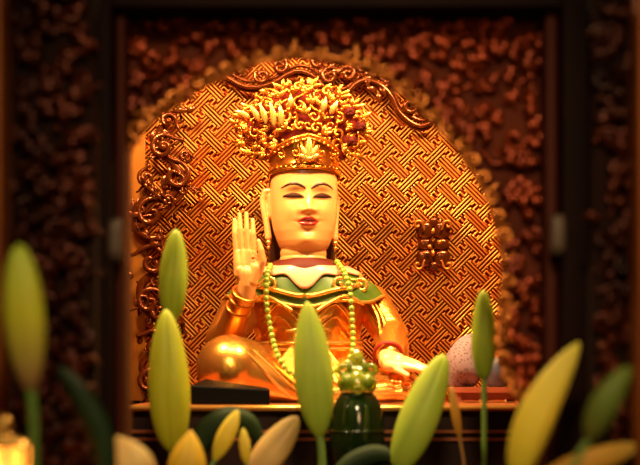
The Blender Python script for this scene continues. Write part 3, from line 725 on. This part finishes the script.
for s_ in (-1, 1):
    u = MB(); u.spiral(np.array([uc[0] + s_*14*sU, YU - .012, zu(371)]), 7*sU, 1.1, PI/2 + s_*PI/2, -s_, 2.6*sU, tail=6*sU); u.leaf(np.array([uc[0] + s_*9*sU, YU - .02, zu(372)]), PI/2 + s_*.25, 14*sU, 3.4*sU, .008); u.build('lid_scroll', M['jade'], ur)
ring(np.array([uc[0] + .5*sU, YU - 20.5*sU, zu(390)]), (0, 1, .001), 3.6*sU, 1.2*sU, M['jade'], 'lid_ring', ur)

# things on the right side of the shrine base
sx0, sx1 = P(448, 0, -.05)[0], P(523, 0, -.05)[0]
sd = thing('low_stand', ((sx0+sx1)/2, -.03, .0), 'low reddish wooden stand at the right behind the small green bud', 'stand')
mb = MB(); mb.box((sx0, -.10, .02), (sx1, .05, .03)); o = mb.build('stand_top', M['stand'], sd, smooth=False)
for x in (sx0 + .008, sx1 - .022):
    for y in (-.095, .03): mb = MB(); mb.box((x, y, 0.0005), (x + .014, y + .014, .0202)); mb.build('leg', M['stand'], sd, smooth=False)
mb = MB(); mb.box((sx0 + .01, -.085, .006), (sx1 - .01, -.08, .0202)); mb.build('apron', M['stand'], sd, smooth=False)
cc = P(465, 0, -.03); mb = MB(); rows = []
for i in range(25):
    ph = -PI/2 + PI*(.002 + .996*i/24); row = []
    for j in range(36):
        th = 2*PI*j/36; k = 1 + .10*math.sin(2*th + 1)*math.cos(ph) + .06*math.sin(3*th + 4*ph) + .05*math.sin(5*ph + 2*th)
        row.append((cc[0] + .040*k*math.cos(ph)*math.cos(th) + .006*math.sin(ph), -.03 + .034*k*math.cos(ph)*math.sin(th), max(.0304, .078 + .052*k*math.copysign(abs(math.sin(ph))**.85, math.sin(ph)) + .010*math.cos(ph)*math.cos(th))))
    rows.append(row)
mb.grid(rows); o = mb.build('speckled_stone', M['speckle']); tag(o, 'pale speckled stone standing on the low reddish stand', 'stone')
cc = P(497, 0, -.06); mb = MB(); mb.lathe((cc[0], -.06, 0), [(.017, .0305), (.02, .034), (.028, .055), (.030, .088), (.028, .088), (.024, .05), (.001, .045)])
tag(mb.build('incense_cup', M['cup']), 'small dark blue-grey cup beside the speckled stone', 'cup')

# ------------------------------------------------------------------ lilies in the foreground
tz = -.62
tb = thing('altar_table', (0, -1.47, FLOOR_Z), 'red lacquered altar table carrying the lily vases below the picture', 'table')
mb = MB(); mb.box((-.66, -1.72, tz - .03), (.66, -1.23, tz)); mb.build('table_top', M['table'], tb, smooth=False)
for x in (-.62, .57):
    for y in (-1.69, -1.3): mb = MB(); mb.box((x, y, FLOOR_Z), (x + .05, y + .05, tz - .0298)); mb.build('leg', M['table'], tb, smooth=False)
# glowing oil lamp at the lower left corner
YL = -1.30; sL = S(YL); lc = P(3, 0, YL)
def zl(py): return CAM_Z + (HORIZON - py)*sL
lp = thing('oil_lamp', (lc[0], YL, tz), 'glowing amber oil lamp with brass finial at the bottom left corner', 'lamp')
mb = MB(); mb.lathe((lc[0], YL, 0), [(.055, tz + .0005), (.055, tz + .012), (.02, tz + .03), (.014, tz + .1), (.02, tz + .2), (.013, tz + .3), (.016, zl(545)), (.036, zl(530)), (.036, zl(526))]); mb.build('stand', M['trim_gold'], lp)
mb = MB(); mb.lathe((lc[0], YL, 0), [(.030, zl(525.8)), (.034, zl(505)), (.034, zl(470)), (.030, zl(447))]); mb.build('lamp_glass', M['lamp_glow'], lp)
mb = MB(); mb.lathe((lc[0], YL, 0), [(.034, zl(446.8)), (.034, zl(444)), (.02, zl(438)), (.006, zl(434)), (.009, zl(430)), (.011, zl(425)), (.007, zl(418)), (.001, zl(414))]); mb.build('finial', M['trim_gold'], lp)
for k in range(10):
    a = 2*PI*k/10; mb = MB(); mb.tube([(lc[0] + .036*math.cos(a), YL + .036*math.sin(a), zl(527)), (lc[0] + .036*math.cos(a), YL + .036*math.sin(a), zl(444))], .0028, 8); mb.build('cage_bar', M['trim_gold'], lp)
VZ = -.34
vases = []
for i, (vx, w) in enumerate(((-.19, 'left'), (0., 'middle'), (.19, 'right'))):
    mb = MB(); mb.lathe((vx, -1.40, 0), [(.05, tz + .0005), (.055, tz + .01), (.085, tz + .10), (.08, tz + .17), (.045, tz + .24), (.055, VZ), (.05, VZ), (.04, tz + .24), (.07, tz + .16), (.07, tz + .1), (.002, tz + .02)])
    tag(mb.build('flower_vase', M['vase']), 'pale porcelain vase holding the %s lily stems on the altar table' % w, 'vase'); vases.append(np.array([vx, -1.40, VZ - .03]))
def make_bud(tip, base, hw, lobes=.07, peak=.5, blunt=.5, twist=.3, bend=0.):
    """closed lily bud: three lobed spindle from base to tip"""
    mb = MB(); d = tip - base; L = np.linalg.norm(d); t = d/L
    u_ = np.cross(t, [0, 1, 0]); u_ /= np.linalg.norm(u_); w_ = np.cross(u_, t); rows = []; al = []
    n, m = 34, 36
    for i in range(n):
        k = i/(n-1)
        r = hw*(math.sin(PI*k**(math.log(.5)/math.log(peak)))**blunt if 0 < k < 1 else 0); r = max(r, hw*(.16 if k < .5 else .035))
        c = base + d*k + u_*bend*L*math.sin(PI*k)
        ring_ = []
        for j in range(m):
            a = 2*PI*j/m; rr = r*(1 + lobes*math.cos(3*(a + twist + .25*k)) - .09*math.exp(-((math.cos(1.5*(a + twist + .25*k)))/.14)**2))
            ring_.append(c + rr*(math.cos(a)*u_ + math.sin(a)*w_)); al.append(k)
        rows.append(ring_)
    mb.grid(rows); mb.a = al; return mb
def make_leaf(pts, w, curl=.25):
    """a blade with a folded midrib along a path"""
    mb = MB(); pts = smoothpath(pts, 6); n = len(pts); rows = []
    for i, p in enumerate(pts):
        k = i/(n-1); t = pts[min(i+1, n-1)] - pts[max(i-1, 0)]; t /= np.linalg.norm(t); s_ = np.cross(t, [0, 1, 0]); s_ /= np.linalg.norm(s_) + 1e-9; nn = np.cross(s_, t)
        ww = w*math.sin(PI*(.06 + .94*k))**.7 if k < 1 else w*.03
        rows.append([p - s_*ww + nn*curl*ww, p - s_*ww*.5 + nn*.08*ww, p - nn*.12*ww, p + s_*ww*.5 + nn*.08*ww, p + s_*ww + nn*curl*ww,
                     p + s_*ww*.5 + nn*(.08*ww - .0012), p - nn*(.12*ww + .0018), p - s_*ww*.5 + nn*(.08*ww - .0012)])
    mb.grid(rows); return mb
def lily(label, tip, base, w, Y, m, vase, tilt=0., leaves=(), stem='stem', name='lily', Yb=None, **kw):
    Yb = Y if Yb is None else Yb
    tp, bs = P(*tip, Y + tilt), P(*base, Yb)
    t = thing(name, vases[vase], label, 'lily')
    mk = make_bud(tp, bs, w/2*S(Y), **kw); mk.build('bud', M[m], t)
    d = (tp - bs)/np.linalg.norm(tp - bs); jit = np.array([random.uniform(-.03, .03), random.uniform(-.02, .02), 0])
    low = bs - d*.035 + np.array([0, 0, -max(.05, bs[2] + .13 - .035*d[2])]); pth = smoothpath([bs + d*.004, bs - d*.035, .5*(bs - d*.035 + low) , low, .5*(low + vases[vase] + jit) + np.array([0, .0, -.02]), vases[vase] + jit], 8)
    sm = MB(); sm.tube(pth, lambda k: w*.085*S(Y) + .0012, 10); sm.build('stem', M[stem], t)
    for pts, lw in leaves: make_leaf([P(*q) for q in pts], lw*S(pts[0][2])).build('leaf', M['leaf'], t)
    return t
lily('blurred yellow-green bud in front of the far left carved panel', (19, 244), (31, 392), 41, -1.38, 'bud_far', 0, peak=.5, blunt=.5, leaves=[([(108, 485, -1.3), (102, 440, -1.3), (84, 402, -1.3), (58, 366, -1.3)], 14)])
lily('slender upright green bud rising behind the big lime bud at left', (176, 229), (172, 322), 28, -.53, 'bud_green', 0, peak=.45, blunt=.5)
lily('large upright lime-green bud in front of the carved dragon scroll', (166, 309), (173, 452), 41, -.60, 'bud_lime', 0, peak=.42, blunt=.55)
lily('bright green bud in front of the chest of the statue', (307, 301), (320, 438), 39, -.56, 'bud_pale', 1, peak=.45, blunt=.62)
lily('tilted green bud right of the dark green urn', (444, 354), (398, 472), 39, -.56, 'bud_pale', 1, peak=.45, blunt=.5)
lily('small upright green bud in front of the speckled stone', (483, 290), (484, 380), 24, -.62, 'bud_green', 2, peak=.45, blunt=.5)
lily('large leaning yellow bud in front of the right frame post', (579, 342), (515, 480), 38, -1.14, 'bud_yellow', 2, peak=.40, blunt=.6, bend=.05)
lily('dull dark green bud leaning at the far right', (630, 366), (588, 442), 29, -1.38, 'bud_deep', 2, peak=.45, blunt=.55, bend=.04)
lily('pinkish bud with brown tip below the edge of the shrine base', (298, 416), (246, 486), 32, -.60, 'bud_pink', 1, peak=.5, blunt=.55, leaves=[([(188, 470, -.56), (203, 438, -.56), (226, 422, -.56), (248, 425, -.55), (262, 446, -.54)], 15)])
lily('small slender yellow bud leaning left of the pinkish bud', (238, 410), (214, 462), 18, -.64, 'bud_yellow', 0, peak=.5, blunt=.6)
lily('tiny yellow bud between the two lower leaning buds', (243, 428), (247, 466), 11, -.67, 'bud_yellow', 1, peak=.5, blunt=.6)
lily('pale cream bud cut by the lower edge left of the big lime bud', (116, 436), (152, 490), 38, -1.12, 'bud_cream', 0, peak=.45, blunt=.8)
lily('golden yellow bud cut by the lower edge under the big lime bud', (191, 430), (184, 500), 38, -.80, 'bud_gold', 0, peak=.45, blunt=.8)
lily('orange-yellow bud lying low in the bottom right corner', (640, 446), (540, 478), 26, -1.18, 'bud_orange', 2, peak=.5, blunt=.5)
lily('thin brown-stemmed bud drooping right of the tilted green bud', (451, 386), (460, 440), 9, -.60, 'bud_orange', 2, peak=.5, blunt=.5, stem='stem_brown', leaves=[([(325, 490, -.53), (350, 466, -.53), (378, 455, -.53), (400, 462, -.53)], 12)])

# ------------------------------------------------------------------ light
def area(name, loc, target, size, power, col, size_y=None):
    l = bpy.data.lights.new(name, 'AREA'); l.energy = power; l.color = col; l.size = size; l.shape = 'RECTANGLE' if size_y else 'SQUARE'
    if size_y: l.size_y = size_y
    o = bpy.data.objects.new(name, l); COL.objects.link(o); o.location = loc
    o.rotation_euler = (Vector(target) - Vector(loc)).to_track_quat('-Z', 'Y').to_euler(); return o
area('niche_lamp', (-.01, -.60, 1.08), (-.03, .05, .2), .30, 13, (1, .62, .27), .08)
area('niche_lamp_left', (-.40, -.42, 1.02), (.15, .2, .2), .10, 26, (1, .65, .29))
area('niche_lamp_right', (.40, -.42, 1.02), (-.15, .2, .2), .10, 26, (1, .65, .29))
def spot(name, loc, target, power, col, deg, soft):
    l = bpy.data.lights.new(name, 'SPOT'); l.energy = power; l.color = col; l.spot_size = math.radians(deg); l.spot_blend = 1; l.shadow_soft_size = soft
    o = bpy.data.objects.new(name, l); COL.objects.link(o); o.location = loc; o.rotation_euler = (Vector(target) - Vector(loc)).to_track_quat('-Z', 'Y').to_euler()
spot('front_fill', (.40, -2.9, .62), (0, -.3, .14), 30, (1, .58, .24), 32, .18)  # frontal fill added for an even face, soft cone dims the corners
spot('bud_fill', (.05, -2.6, 1.12), (0, -.8, -.09), 112, (1, .76, .42), 46, .12)  # added unseen spot that brightens the buds and leaves the face alone
spot('hand_fill', (.27, -.62, .80), (.155, -.16, .055), 150, (1, .74, .42), 17, .03)  # added unseen spot that whitens the hand on the knee
w = bpy.data.worlds.new('dim_hall'); bpy.context.scene.world = w; w.use_nodes = True
w.node_tree.nodes['Background'].inputs[0].default_value = (1, .45, .15, 1); w.node_tree.nodes['Background'].inputs[1].default_value = .03

# ------------------------------------------------------------------ camera
cd = bpy.data.cameras.new('camera'); co = bpy.data.objects.new('camera', cd); COL.objects.link(co)
co.location = (0, -CAM_D, CAM_Z); co.rotation_euler = (PI/2, 0, 0)
cd.sensor_width = 36; cd.sensor_fit = 'HORIZONTAL'; cd.lens = 36*3/1.28; cd.shift_y = (HORIZON - 232.5)/640
cd.clip_start = .05
cd.dof.use_dof = True; cd.dof.focus_distance = 3.09; cd.dof.aperture_fstop = 2.7
sc = bpy.context.scene; sc.camera = co
sc.view_settings.view_transform = 'Standard'; sc.view_settings.look = 'None'; sc.view_settings.gamma = 1; sc.view_settings.use_curve_mapping = False
sc.view_settings.exposure = 0.0
